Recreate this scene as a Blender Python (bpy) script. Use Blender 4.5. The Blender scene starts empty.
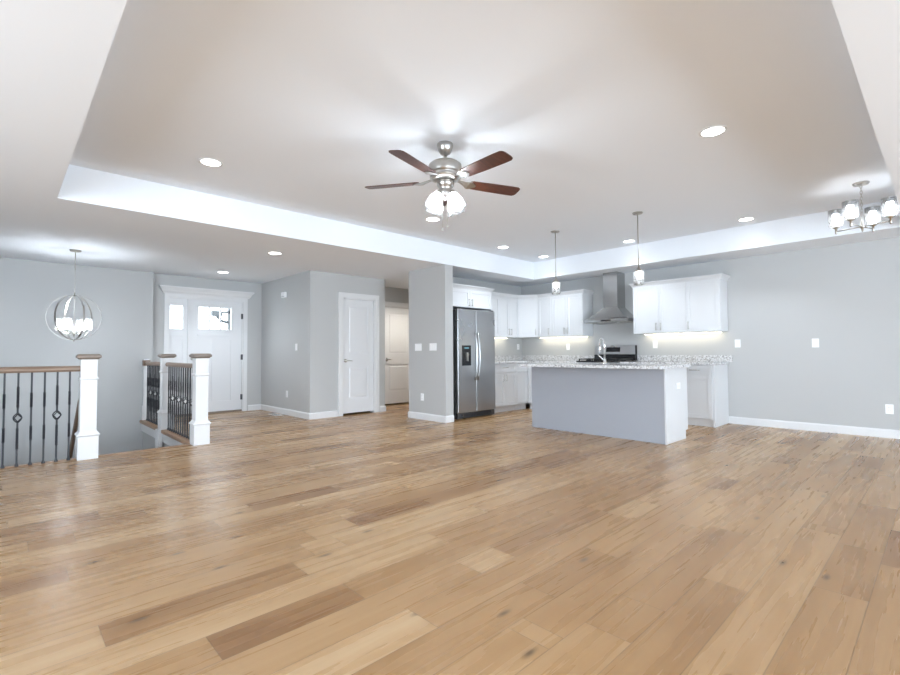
import bpy, bmesh, math, random
from mathutils import Vector, Matrix
random.seed(7)
S = bpy.context.scene
C = S.collection
PI = math.pi

# ------------------------------------------------------------------ camera
cam_d = bpy.data.cameras.new('camera')
cam = bpy.data.objects.new('camera', cam_d)
C.objects.link(cam)
cam_d.sensor_width = 36.0
cam_d.lens = 472.04 / 900 * 36
cam_d.clip_start = 0.05
YAW = math.radians(46.4645)
cam.rotation_mode = 'XYZ'
cam.matrix_world = (Matrix.Translation((0, 0, 1.0717)) @ Matrix.Rotation(YAW - PI / 2, 4, 'Z')
                    @ Matrix.Rotation(PI / 2 + 0.0329, 4, 'X') @ Matrix.Rotation(-0.0062, 4, 'Z'))
S.camera = cam

# ------------------------------------------------------------------ sky, daylight through the windows, exposure
W = bpy.data.worlds.new('sky')
S.world = W
W.use_nodes = True
bg = W.node_tree.nodes['Background']
bg.inputs[0].default_value = (0.86, 0.93, 1.0, 1)
bg.inputs[1].default_value = 4.0


def area(name, loc, target, sx, sy, power, col=(1, 1, 1)):
    d = bpy.data.lights.new(name, 'AREA')
    d.shape = 'RECTANGLE'
    d.size = sx
    d.size_y = sy
    d.energy = power
    d.color = col
    o = bpy.data.objects.new(name, d)
    C.objects.link(o)
    o.location = loc
    o.rotation_euler = (Vector(target) - Vector(loc)).to_track_quat('-Z', 'Z').to_euler()
    return o


DAY = (0.74, 0.86, 1.0)
area('rear_window_daylight', (3.3, -4.85, 1.2), (3.3, 3, 8.5), 3.4, 2.1, 175, DAY)
area('rear_left_window_daylight', (-1.3, -4.85, 1.3), (-1.3, 3, 8.5), 1.8, 1.8, 95, DAY)
area('side_window_daylight', (-4.35, 1.9, 1.35), (3, 1.9, 7.8), 3.4, 1.8, 140, DAY)

S.view_settings.view_transform = 'Standard'
S.view_settings.look = 'None'
S.view_settings.gamma = 1
S.view_settings.use_curve_mapping = False
S.view_settings.exposure = 1.08
S.cycles.sample_clamp_indirect = 4


# ------------------------------------------------------------------ materials
def new_mat(name):
    m = bpy.data.materials.new(name)
    m.use_nodes = True
    return m, m.node_tree.nodes, m.node_tree.links, m.node_tree.nodes['Principled BSDF']


def paint(name, col, rough=0.6, bump=0.0, scale=90, var=0.0, spec=0.5):
    m, N, L, p = new_mat(name)
    p.inputs['Base Color'].default_value = (*col, 1)
    p.inputs['Roughness'].default_value = rough
    p.inputs['Specular IOR Level'].default_value = spec
    tc = N.new('ShaderNodeTexCoord')
    nz = N.new('ShaderNodeTexNoise')
    nz.inputs['Scale'].default_value = scale
    nz.inputs['Detail'].default_value = 3
    L.new(tc.outputs['Object'], nz.inputs['Vector'])
    if var:
        mx = N.new('ShaderNodeMix')
        mx.data_type = 'RGBA'
        mx.inputs['A'].default_value = (*[c * (1 - var) for c in col], 1)
        mx.inputs['B'].default_value = (*[min(1, c * (1 + var)) for c in col], 1)
        L.new(nz.outputs['Fac'], mx.inputs['Factor'])
        L.new(mx.outputs['Result'], p.inputs['Base Color'])
    if bump:
        b = N.new('ShaderNodeBump')
        b.inputs['Strength'].default_value = bump
        b.inputs['Distance'].default_value = 0.002
        L.new(nz.outputs['Fac'], b.inputs['Height'])
        L.new(b.outputs['Normal'], p.inputs['Normal'])
    return m


def metal(name, col, rough=0.3, brushed=None, bump=False):
    m, N, L, p = new_mat(name)
    p.inputs['Metallic'].default_value = 1
    p.inputs['Base Color'].default_value = (*col, 1)
    p.inputs['Roughness'].default_value = rough
    tc = N.new('ShaderNodeTexCoord')
    mp = N.new('ShaderNodeMapping')
    nz = N.new('ShaderNodeTexNoise')
    mp.inputs['Scale'].default_value = brushed or (30, 30, 30)
    nz.inputs['Scale'].default_value = 1
    nz.inputs['Detail'].default_value = 4
    L.new(tc.outputs['Object'], mp.inputs['Vector'])
    L.new(mp.outputs['Vector'], nz.inputs['Vector'])
    mr = N.new('ShaderNodeMapRange')
    mr.inputs['To Min'].default_value = rough * 0.8
    mr.inputs['To Max'].default_value = rough * 1.25
    L.new(nz.outputs['Fac'], mr.inputs['Value'])
    L.new(mr.outputs['Result'], p.inputs['Roughness'])
    if bump:
        b = N.new('ShaderNodeBump')
        b.inputs['Strength'].default_value = 0.12
        b.inputs['Distance'].default_value = 0.001
        L.new(nz.outputs['Fac'], b.inputs['Height'])
        L.new(b.outputs['Normal'], p.inputs['Normal'])
    return m


def emit(name, col, s):
    m, N, L, p = new_mat(name)
    p.inputs['Base Color'].default_value = (*col, 1)
    p.inputs['Emission Color'].default_value = (*col, 1)
    p.inputs['Emission Strength'].default_value = s
    p.inputs['Roughness'].default_value = 0.5
    return m


def thin_glass(name, tint=(1, 1, 1), gloss=0.12, milky=0.0, rough=0.03):
    m, N, L, p = new_mat(name)
    N.remove(p)
    out = N['Material Output']
    tr = N.new('ShaderNodeBsdfTransparent')
    tr.inputs[0].default_value = (*tint, 1)
    gl = N.new('ShaderNodeBsdfGlossy')
    gl.inputs['Roughness'].default_value = rough
    fr = N.new('ShaderNodeLayerWeight')
    fr.inputs['Blend'].default_value = gloss
    mx = N.new('ShaderNodeMixShader')
    L.new(fr.outputs['Fresnel'], mx.inputs[0])
    L.new(tr.outputs[0], mx.inputs[1])
    L.new(gl.outputs[0], mx.inputs[2])
    last = mx
    if milky:
        tl = N.new('ShaderNodeBsdfTranslucent')
        tl.inputs[0].default_value = (0.95, 0.95, 0.95, 1)
        df = N.new('ShaderNodeBsdfDiffuse')
        df.inputs[0].default_value = (0.95, 0.95, 0.95, 1)
        m2 = N.new('ShaderNodeMixShader')
        m2.inputs[0].default_value = 0.5
        L.new(tl.outputs[0], m2.inputs[1])
        L.new(df.outputs[0], m2.inputs[2])
        m3 = N.new('ShaderNodeMixShader')
        m3.inputs[0].default_value = milky
        L.new(mx.outputs[0], m3.inputs[1])
        L.new(m2.outputs[0], m3.inputs[2])
        last = m3
    L.new(last.outputs[0], out.inputs['Surface'])
    return m


def math_node(N, L, op, a, b=None):
    n = N.new('ShaderNodeMath')
    n.operation = op
    for i, v in enumerate((a, b)):
        if v is None:
            continue
        if isinstance(v, (int, float)):
            n.inputs[i].default_value = v
        else:
            L.new(v, n.inputs[i])
    return n.outputs[0]


def oak_floor():
    m, N, L, p = new_mat('oak_plank_floor')
    tc = N.new('ShaderNodeTexCoord')
    sp = N.new('ShaderNodeSeparateXYZ')
    L.new(tc.outputs['Object'], sp.inputs[0])
    X, Y = sp.outputs[0], sp.outputs[1]
    PW = 0.190
    v = math_node(N, L, 'DIVIDE', math_node(N, L, 'SUBTRACT', Y, 0.07), PW)
    row = math_node(N, L, 'FLOOR', v)
    fy = math_node(N, L, 'FRACT', v)
    wr = N.new('ShaderNodeTexWhiteNoise')
    wr.noise_dimensions = '1D'
    L.new(math_node(N, L, 'ADD', row, 31.7), wr.inputs['W'])
    PL = 2.1
    u = math_node(N, L, 'ADD', math_node(N, L, 'DIVIDE', X, PL), math_node(N, L, 'MULTIPLY', wr.outputs['Value'], 9.0))
    iu = math_node(N, L, 'FLOOR', u)
    # split some boards in two, at a place of their own
    cb = N.new('ShaderNodeCombineXYZ')
    L.new(iu, cb.inputs[0])
    L.new(row, cb.inputs[1])
    w2 = N.new('ShaderNodeTexWhiteNoise')
    w2.noise_dimensions = '3D'
    L.new(cb.outputs[0], w2.inputs['Vector'])
    cut = math_node(N, L, 'ADD', 0.28, math_node(N, L, 'MULTIPLY', w2.outputs['Value'], 0.9))
    fu = math_node(N, L, 'FRACT', u)
    second = math_node(N, L, 'GREATER_THAN', fu, cut)
    cb2 = N.new('ShaderNodeCombineXYZ')
    L.new(math_node(N, L, 'ADD', iu, math_node(N, L, 'MULTIPLY', second, 0.37)), cb2.inputs[0])
    L.new(row, cb2.inputs[1])
    w3 = N.new('ShaderNodeTexWhiteNoise')
    w3.noise_dimensions = '3D'
    L.new(cb2.outputs[0], w3.inputs['Vector'])
    rnd = w3.outputs['Value']
    # grain
    off = N.new('ShaderNodeVectorMath')
    off.operation = 'SCALE'
    L.new(w3.outputs['Color'], off.inputs[0])
    off.inputs['Scale'].default_value = 40
    add = N.new('ShaderNodeVectorMath')
    add.operation = 'ADD'
    L.new(tc.outputs['Object'], add.inputs[0])
    L.new(off.outputs[0], add.inputs[1])

    def noise(sc, scale, detail, dist=0.0):
        mp = N.new('ShaderNodeMapping')
        mp.inputs['Scale'].default_value = sc
        L.new(add.outputs[0], mp.inputs['Vector'])
        n = N.new('ShaderNodeTexNoise')
        n.inputs['Scale'].default_value = scale
        n.inputs['Detail'].default_value = detail
        n.inputs['Distortion'].default_value = dist
        L.new(mp.outputs['Vector'], n.inputs['Vector'])
        return n.outputs['Fac']
    g1 = noise((0.9, 16, 1), 1.3, 4, 0.25)
    g2 = noise((2.2, 70, 1), 1.6, 4, 0.1)
    g3 = noise((0.8, 3.0, 1), 1.3, 2, 0.4)
    ramp = N.new('ShaderNodeValToRGB')
    e = ramp.color_ramp.elements
    e[0].position = 0.0
    e[0].color = (0.215, 0.106, 0.040, 1)
    e[1].position = 1.0
    e[1].color = (0.475, 0.322, 0.180, 1)
    for pos, col in ((0.25, (0.285, 0.156, 0.064)), (0.55, (0.345, 0.200, 0.089)), (0.8, (0.405, 0.253, 0.126))):
        k = e.new(pos)
        k.color = (*col, 1)
    t = math_node(N, L, 'ADD', math_node(N, L, 'MULTIPLY', rnd, 0.78),
                  math_node(N, L, 'ADD', math_node(N, L, 'MULTIPLY', math_node(N, L, 'SUBTRACT', g1, 0.47), 0.62),
                            math_node(N, L, 'ADD', math_node(N, L, 'MULTIPLY', math_node(N, L, 'SUBTRACT', g2, 0.5), 0.17),
                                      math_node(N, L, 'MULTIPLY', math_node(N, L, 'SUBTRACT', g3, 0.42), 0.6))))
    L.new(t, ramp.inputs[0])
    # knots
    mpk = N.new('ShaderNodeMapping')
    mpk.inputs['Scale'].default_value = (0.75, 2.1, 1)
    L.new(add.outputs[0], mpk.inputs['Vector'])
    vk = N.new('ShaderNodeTexVoronoi')
    vk.voronoi_dimensions = '2D'
    vk.inputs['Scale'].default_value = 1.0
    L.new(mpk.outputs['Vector'], vk.inputs['Vector'])
    kn = N.new('ShaderNodeMapRange')
    kn.inputs['From Min'].default_value = 0.006
    kn.inputs['From Max'].default_value = 0.040
    kn.inputs['To Min'].default_value = 0.30
    kn.inputs['To Max'].default_value = 1.0
    L.new(vk.outputs['Distance'], kn.inputs['Value'])
    # seams
    sy = math_node(N, L, 'MINIMUM', fy, math_node(N, L, 'SUBTRACT', 1.0, fy))
    sy = math_node(N, L, 'MULTIPLY', sy, PW)
    sx = math_node(N, L, 'MINIMUM', fu, math_node(N, L, 'SUBTRACT', 1.0, fu))
    sx = math_node(N, L, 'MINIMUM', sx, math_node(N, L, 'ABSOLUTE', math_node(N, L, 'SUBTRACT', fu, cut)))
    sx = math_node(N, L, 'MULTIPLY', sx, PL)
    sd = math_node(N, L, 'MINIMUM', sx, sy)
    sm = N.new('ShaderNodeMapRange')
    sm.inputs['From Min'].default_value = 0.0006
    sm.inputs['From Max'].default_value = 0.0030
    sm.inputs['To Min'].default_value = 0.60
    sm.inputs['To Max'].default_value = 1.0
    L.new(sd, sm.inputs['Value'])
    f = math_node(N, L, 'MULTIPLY', kn.outputs[0], sm.outputs[0])
    mul = N.new('ShaderNodeVectorMath')
    mul.operation = 'SCALE'
    L.new(ramp.outputs['Color'], mul.inputs[0])
    L.new(f, mul.inputs['Scale'])
    L.new(mul.outputs[0], p.inputs['Base Color'])
    rr = N.new('ShaderNodeMapRange')
    rr.inputs['To Min'].default_value = 0.20
    rr.inputs['To Max'].default_value = 0.36
    L.new(g1, rr.inputs['Value'])
    L.new(rr.outputs[0], p.inputs['Roughness'])
    p.inputs['Specular IOR Level'].default_value = 0.5
    b = N.new('ShaderNodeBump')
    b.inputs['Strength'].default_value = 0.25
    b.inputs['Distance'].default_value = 0.002
    L.new(math_node(N, L, 'ADD', math_node(N, L, 'MULTIPLY', g2, 0.04), sm.outputs[0]), b.inputs['Height'])
    L.new(b.outputs['Normal'], p.inputs['Normal'])
    return m


def stained_oak(name, a, b_, sc=(3, 40, 40), rough=0.35):
    m, N, L, p = new_mat(name)
    tc = N.new('ShaderNodeTexCoord')
    mp = N.new('ShaderNodeMapping')
    mp.inputs['Scale'].default_value = sc
    nz = N.new('ShaderNodeTexNoise')
    nz.inputs['Scale'].default_value = 1.5
    nz.inputs['Detail'].default_value = 5
    L.new(tc.outputs['Object'], mp.inputs['Vector'])
    L.new(mp.outputs['Vector'], nz.inputs['Vector'])
    r = N.new('ShaderNodeValToRGB')
    r.color_ramp.elements[0].position = 0.3
    r.color_ramp.elements[0].color = (*a, 1)
    r.color_ramp.elements[1].position = 0.7
    r.color_ramp.elements[1].color = (*b_, 1)
    L.new(nz.outputs['Fac'], r.inputs[0])
    L.new(r.outputs[0], p.inputs['Base Color'])
    p.inputs['Roughness'].default_value = rough
    return m


def granite():
    m, N, L, p = new_mat('speckled_granite')
    tc = N.new('ShaderNodeTexCoord')
    v1 = N.new('ShaderNodeTexVoronoi')
    v1.inputs['Scale'].default_value = 62
    v2 = N.new('ShaderNodeTexVoronoi')
    v2.inputs['Scale'].default_value = 30
    nz = N.new('ShaderNodeTexNoise')
    nz.inputs['Scale'].default_value = 12
    nz.inputs['Detail'].default_value = 4
    for n in (v1, v2, nz):
        L.new(tc.outputs['Object'], n.inputs['Vector'])
    bw = N.new('ShaderNodeSeparateColor')
    L.new(v1.outputs['Color'], bw.inputs[0])
    r = N.new('ShaderNodeValToRGB')
    r.color_ramp.interpolation = 'CONSTANT'
    el = r.color_ramp.elements
    el[0].position = 0
    el[0].color = (0.025, 0.022, 0.022, 1)
    el[1].position = 0.09
    el[1].color = (0.20, 0.18, 0.17, 1)
    for pos, c in ((0.22, (0.42, 0.41, 0.40)), (0.38, (0.62, 0.61, 0.61)), (0.58, (0.78, 0.78, 0.79)), (0.92, (0.40, 0.36, 0.33))):
        k = el.new(pos)
        k.color = (*c, 1)
    L.new(bw.outputs[0], r.inputs[0])
    mx = N.new('ShaderNodeMix')
    mx.data_type = 'RGBA'
    mx.inputs['B'].default_value = (0.72, 0.72, 0.73, 1)
    L.new(r.outputs[0], mx.inputs['A'])
    L.new(nz.outputs['Fac'], mx.inputs['Factor'])
    L.new(mx.outputs['Result'], p.inputs['Base Color'])
    p.inputs['Roughness'].default_value = 0.12
    return m


M_WALL = paint('grey_wall_paint', (0.505, 0.508, 0.505), 0.55, 0.15, 160, spec=0.35)
M_CEIL = paint('white_ceiling_paint', (0.87, 0.905, 0.95), 0.9, 0.1, 120, spec=0.2)
M_TRIM = paint('white_trim_paint', (0.74, 0.74, 0.745), 0.35)
M_CAB = paint('white_cabinet_paint', (0.70, 0.71, 0.725), 0.33)
M_ISL = paint('grey_island_paint', (0.36, 0.375, 0.415), 0.45)
M_DOOR = paint('white_door_paint', (0.74, 0.745, 0.76), 0.35)
M_FLOOR = oak_floor()
M_RAIL = stained_oak('stained_oak_rail', (0.185, 0.118, 0.078), (0.28, 0.19, 0.132))
M_CAP = stained_oak('stained_oak_cap', (0.17, 0.130, 0.100), (0.27, 0.21, 0.165))
M_BLADE = stained_oak('cherry_blade_wood', (0.040, 0.013, 0.009), (0.095, 0.028, 0.015), (6, 60, 1), 0.38)
M_IRON = paint('black_iron', (0.018, 0.020, 0.026), 0.45)
M_NICKEL = metal('brushed_nickel', (0.50, 0.485, 0.46), 0.27, (2, 2, 2))
M_CHROME = metal('polished_chrome', (0.80, 0.80, 0.80), 0.10)
M_STEEL = metal('stainless_steel', (0.47, 0.475, 0.485), 0.28, (1, 1, 1))
M_STEEL.node_tree.nodes['Principled BSDF'].inputs['Anisotropic'].default_value = 0.6
M_HOODST = metal('stainless_hood_steel', (0.48, 0.48, 0.475), 0.20, (2, 2, 2))
M_BLACK = paint('black_gloss_plastic', (0.012, 0.012, 0.014), 0.15)
M_DARK = paint('dark_grey_enamel', (0.055, 0.057, 0.062), 0.4)
M_GRATE = paint('cast_iron_grate', (0.015, 0.015, 0.015), 0.6, 0.3)
M_GRAN = granite()
M_PLATE = paint('white_plastic_plate', (0.92, 0.92, 0.92), 0.3)
M_HOLE = paint('dark_slot', (0.03, 0.03, 0.03), 0.6)
M_DISP = emit('blue_display', (0.10, 0.25, 0.32), 0.5)
M_WGLASS = thin_glass('window_glass', (0.97, 0.99, 0.99), 0.10)
M_CLEAR = thin_glass('clear_shade_glass', (0.93, 0.95, 0.96), 0.45, 0.10)
M_MILK = thin_glass('milky_cylinder_glass', (0.97, 0.97, 0.97), 0.3, 0.5, 0.1)
M_FROST = emit('lit_frosted_glass', (0.95, 0.97, 1.0), 7)
M_BELL = thin_glass('alabaster_bell_glass', (0.96, 0.96, 0.955), 0.35, 0.25, 0.1)
M_BULB = emit('lit_bulb', (0.86, 0.93, 1.0), 330)
M_FBULB = emit('lit_fan_bulb', (0.82, 0.91, 1.0), 290)
M_CAN = emit('lit_downlight_lens', (1.0, 0.99, 0.97), 6)
M_LED = emit('warm_led_strip', (1.0, 0.90, 0.68), 10)
M_PORCH = paint('grey_porch_paint', (0.07, 0.075, 0.08), 0.6)
M_LAWN = paint('pale_driveway', (0.55, 0.55, 0.53), 0.9, 0.2, 20, 0.1)
M_TREAD = stained_oak('stained_oak_tread', (0.26, 0.15, 0.08), (0.40, 0.24, 0.14))


# ------------------------------------------------------------------ mesh builder
class MB:
    def __init__(s, *mats):
        s.bm = bmesh.new()
        s.mats = list(mats)

    def _mark(s, faces, mi, smooth=False):
        for f in faces:
            f.material_index = mi
            f.smooth = smooth

    def box(s, x0, x1, y0, y1, z0, z1, mi=0):
        if x0 > x1: x0, x1 = x1, x0
        if y0 > y1: y0, y1 = y1, y0
        if z0 > z1: z0, z1 = z1, z0
        v = [s.bm.verts.new(c) for c in ((x0, y0, z0), (x1, y0, z0), (x1, y1, z0), (x0, y1, z0),
                                         (x0, y0, z1), (x1, y0, z1), (x1, y1, z1), (x0, y1, z1))]
        fs = [s.bm.faces.new([v[i] for i in q]) for q in
              ((0, 3, 2, 1), (4, 5, 6, 7), (0, 1, 5, 4), (1, 2, 6, 5), (2, 3, 7, 6), (3, 0, 4, 7))]
        s._mark(fs, mi)
        return s

    def hexa(s, bottom, top, mi=0):
        """two quads of 4 points each, same winding (counter-clockwise from above)"""
        v = [s.bm.verts.new(c) for c in list(bottom) + list(top)]
        n = len(bottom)
        fs = [s.bm.faces.new(v[:n][::-1]), s.bm.faces.new(v[n:])]
        for i in range(n):
            j = (i + 1) % n
            fs.append(s.bm.faces.new((v[i], v[j], v[n + j], v[n + i])))
        s._mark(fs, mi)
        return s

    def frustum(s, cx, cy, z0, z1, w0, d0, w1, d1, mi=0):
        a = [(cx + i * w0 / 2, cy + j * d0 / 2, z0) for i, j in ((-1, -1), (1, -1), (1, 1), (-1, 1))]
        b = [(cx + i * w1 / 2, cy + j * d1 / 2, z1) for i, j in ((-1, -1), (1, -1), (1, 1), (-1, 1))]
        return s.hexa(a, b, mi)

    def stack(s, cx, cy, prof, mi=0):
        """square column from a profile of (half width, z)"""
        rings = []
        for w, z in prof:
            rings.append([s.bm.verts.new((cx + i * w, cy + j * w, z)) for i, j in ((-1, -1), (1, -1), (1, 1), (-1, 1))])
        fs = [s.bm.faces.new(rings[0][::-1]), s.bm.faces.new(rings[-1])]
        for a, b in zip(rings, rings[1:]):
            for i in range(4):
                j = (i + 1) % 4
                fs.append(s.bm.faces.new((a[i], a[j], b[j], b[i])))
        s._mark(fs, mi)
        return s

    def lathe(s, prof, c=(0, 0, 0), seg=24, mi=0, M=None, cap=True, smooth=True):
        rings = []
        for r, z in prof:
            ring = []
            for k in range(seg):
                a = 2 * PI * k / seg
                p = Vector((r * math.cos(a), r * math.sin(a), z))
                if M is not None:
                    p = M @ p
                ring.append(s.bm.verts.new(p + Vector(c)))
            rings.append(ring)
        fs = []
        for a, b in zip(rings, rings[1:]):
            for i in range(seg):
                j = (i + 1) % seg
                fs.append(s.bm.faces.new((a[i], a[j], b[j], b[i])))
        s._mark(fs, mi, smooth)
        if cap:
            cs = [s.bm.faces.new(rings[0][::-1]), s.bm.faces.new(rings[-1])]
            s._mark(cs, mi)
        return s

    def tube(s, pts, r, seg=10, mi=0, closed=False, flat=None):
        """round (or flat=(half width, half thickness)) section swept along pts"""
        pts = [Vector(p) for p in pts]
        n = len(pts)
        rings = []
        up = None
        for i, p in enumerate(pts):
            if closed:
                t = (pts[(i + 1) % n] - pts[i - 1]).normalized()
            else:
                t = (pts[min(i + 1, n - 1)] - pts[max(i - 1, 0)]).normalized()
            if up is None:
                up = Vector((0, 0, 1)) if abs(t.z) < 0.9 else Vector((1, 0, 0))
            side = t.cross(up).normalized()
            up = side.cross(t).normalized()
            rr = r[i] if isinstance(r, (list, tuple)) else r
            ring = []
            for k in range(seg):
                a = 2 * PI * k / seg
                if flat:
                    ring.append(s.bm.verts.new(p + side * flat[0] * math.cos(a) + up * flat[1] * math.sin(a)))
                else:
                    ring.append(s.bm.verts.new(p + (side * math.cos(a) + up * math.sin(a)) * rr))
            rings.append(ring)
        fs = []
        pairs = list(zip(rings, rings[1:]))
        if closed:
            pairs.append((rings[-1], rings[0]))
        for a, b in pairs:
            for i in range(seg):
                j = (i + 1) % seg
                fs.append(s.bm.faces.new((a[i], a[j], b[j], b[i])))
        s._mark(fs, mi, True)
        if not closed:
            s._mark([s.bm.faces.new(rings[0][::-1]), s.bm.faces.new(rings[-1])], mi)
        return s

    def sweep(s, prof, path, mi=0):
        """prof: list of (out, z) ; path: list of (x, y) with outward to the right of travel; mitred"""
        P = [Vector((p[0], p[1], 0)) for p in path]
        rings = []
        for i, p in enumerate(P):
            ds = []
            if i > 0: ds.append((P[i] - P[i - 1]).normalized())
            if i < len(P) - 1: ds.append((P[i + 1] - P[i]).normalized())
            ns = [Vector((d.y, -d.x, 0)) for d in ds]
            if len(ns) == 2:
                b = (ns[0] + ns[1]).normalized()
                b = b / max(0.2, b.dot(ns[0]))
            else:
                b = ns[0]
            rings.append([s.bm.verts.new(p + b * o + Vector((0, 0, z))) for o, z in prof])
        n = len(prof)
        fs = []
        for a, b in zip(rings, rings[1:]):
            for i in range(n):
                j = (i + 1) % n
                fs.append(s.bm.faces.new((a[i], b[i], b[j], a[j])))
        fs += [s.bm.faces.new(rings[0]), s.bm.faces.new(rings[-1][::-1])]
        s._mark(fs, mi)
        return s

    def twist(s, x, y, z0, z1, w, turns, mi=0):
        n = max(2, int(abs(turns) * 12) + 1)
        rings = []
        for i in range(n + 1):
            t = i / n
            a0 = turns * 2 * PI * t + PI / 4
            rings.append([s.bm.verts.new((x + w * 1.414 * math.cos(a0 + k * PI / 2), y + w * 1.414 * math.sin(a0 + k * PI / 2),
                                          z0 + (z1 - z0) * t)) for k in range(4)])
        fs = [s.bm.faces.new(rings[0][::-1]), s.bm.faces.new(rings[-1])]
        for a, b in zip(rings, rings[1:]):
            for i in range(4):
                j = (i + 1) % 4
                fs.append(s.bm.faces.new((a[i], a[j], b[j], b[i])))
        s._mark(fs, mi)
        return s

    def obj(s, name, parent=None, bevel=0.0, **props):
        bmesh.ops.recalc_face_normals(s.bm, faces=s.bm.faces[:])
        me = bpy.data.meshes.new(name)
        s.bm.to_mesh(me)
        s.bm.free()
        for m in s.mats:
            me.materials.append(m)
        o = bpy.data.objects.new(name, me)
        C.objects.link(o)
        if parent is not None:
            o.parent = parent
        if bevel:
            b = o.modifiers.new('bevel', 'BEVEL')
            b.width = bevel
            b.segments = 2
            b.limit_method = 'ANGLE'
            b.angle_limit = math.radians(40)
        for k, v in props.items():
            o[k] = v
        return o


def tag(o, label, cat, group=None):
    o['label'] = label
    o['category'] = cat
    if group:
        o['group'] = group
    return o


def thing(name, label, cat, loc=(0, 0, 0), rz=0.0, group=None):
    o = bpy.data.objects.new(name, None)
    o.empty_display_size = 0.1
    C.objects.link(o)
    o.location = loc
    o.rotation_euler = (0, 0, rz)
    return tag(o, label, cat, group)


def struct_root(name, loc=(0, 0, 0)):
    o = bpy.data.objects.new(name, None)
    C.objects.link(o)
    o.location = loc
    o['kind'] = 'structure'
    return o


def dup(root, loc, rz=None, label=None):
    r = root.copy()
    C.objects.link(r)
    r.location = loc
    if rz is not None:
        r.rotation_euler = (0, 0, rz)
    if label:
        r['label'] = label
    for ch in list(root.children):
        c = ch.copy()
        C.objects.link(c)
        c.parent = r
        for g in list(ch.children):
            d = g.copy()
            C.objects.link(d)
            d.parent = c
    return r


# ------------------------------------------------------------------ room shell
H = 2.45          # main ceiling
T = 2.77          # tray ceiling
XB = 7.89         # cooker wall
YK = 6.12         # kitchen side wall
YH = 6.23         # hall face of the same wall
YC = 7.20         # closet wall
XC = 3.67         # foyer side wall
YF = 9.20         # front door wall
YW = 9.10         # stairwell wall
XE = 5.17         # end of the closet wall
YD = 7.95         # hall door wall
XP = 4.965        # partition beside the fridge
XL, YR = -4.5, -5.0
TX0, TX1, TY0, TY1 = 0.33, 7.256, 0.275, 5.33
XS = 1.70         # floor edge at the stairwell
YS = 6.26

MB(M_FLOOR).box(XL, XB, YR, YS, -0.04, 0).box(XS, 9.4, YS, YF + 0.02, -0.04, 0).obj('floor', kind='structure')

c = MB(M_CEIL)
c.box(XL, TX0, YR, YF + .3, H, H + .5).box(TX1, 9.4, YR, YF + .3, H, H + .5)
c.box(TX0, TX1, YR, TY0, H, H + .5).box(TX0, TX1, TY1, YF + .3, H, H + .5)
c.box(TX0 - .01, TX1 + .01, TY0 - .01, TY1 + .01, T, T + .18)
c.obj('ceiling', kind='structure')


def wall(name, *boxes, mat=M_WALL):
    m = MB(mat)
    for b in boxes:
        m.box(*b)
    return m.obj(name, kind='structure')


wall('wall_kitchen', (XB, XB + .15, YR, YK + .11, 0, H))
wall('wall_kitchen_side', (XP + .165, 9.4, YK, YH, 0, H))
wall('wall_partition', (XP, XP + .165, TY1, YH, 0, H))
wall('wall_closet', (XC, 4.275, YC, YC + .12, 0, H), (4.945, XE, YC, YC + .12, 0, H), (4.275, 4.945, YC, YC + .12, 2.055, H),
     (XE - .12, XE, YC + .12, YD, 0, H))
wall('wall_foyer', (XC, XC + .12, YC + .12, YF, 0, H))
DX0, DX1 = 2.075, 3.325
wall('wall_front', (1.82, DX0, YF, YF + .18, 0, H), (DX1, XC + .12, YF, YF + .18, 0, H), (DX0, DX1, YF, YF + .18, 2.075, H))
wall('wall_stairwell', (XL, 1.82, YW, YW + .28, -2.75, H), (1.70, 1.82, YW - .001, YW + .1, -2.75, H))
wall('wall_hall', (XE, 5.69, YD, YD + .12, 0, H), (6.47, 9.4, YD, YD + .12, 0, H), (5.69, 6.47, YD, YD + .12, 2.06, H))
wall('wall_hall_end', (9.4, 9.5, YK, YD + .12, 0, H))
wall('wall_closet_light_block', (XC + .12, XE - .12, YC + .7, YC + .75, 0, H))  # unseen sheet added to stop light leaking through the closet door gaps
wall('wall_hall_light_block', (5.5, 6.7, YD + .4, YD + .45, 0, H), (5.4, 5.5, YD + .12, YD + .45, 0, H), (6.7, 6.8, YD + .12, YD + .45, 0, H))  # unseen box added behind the hall door, keeps outside light out of its gaps
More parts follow.
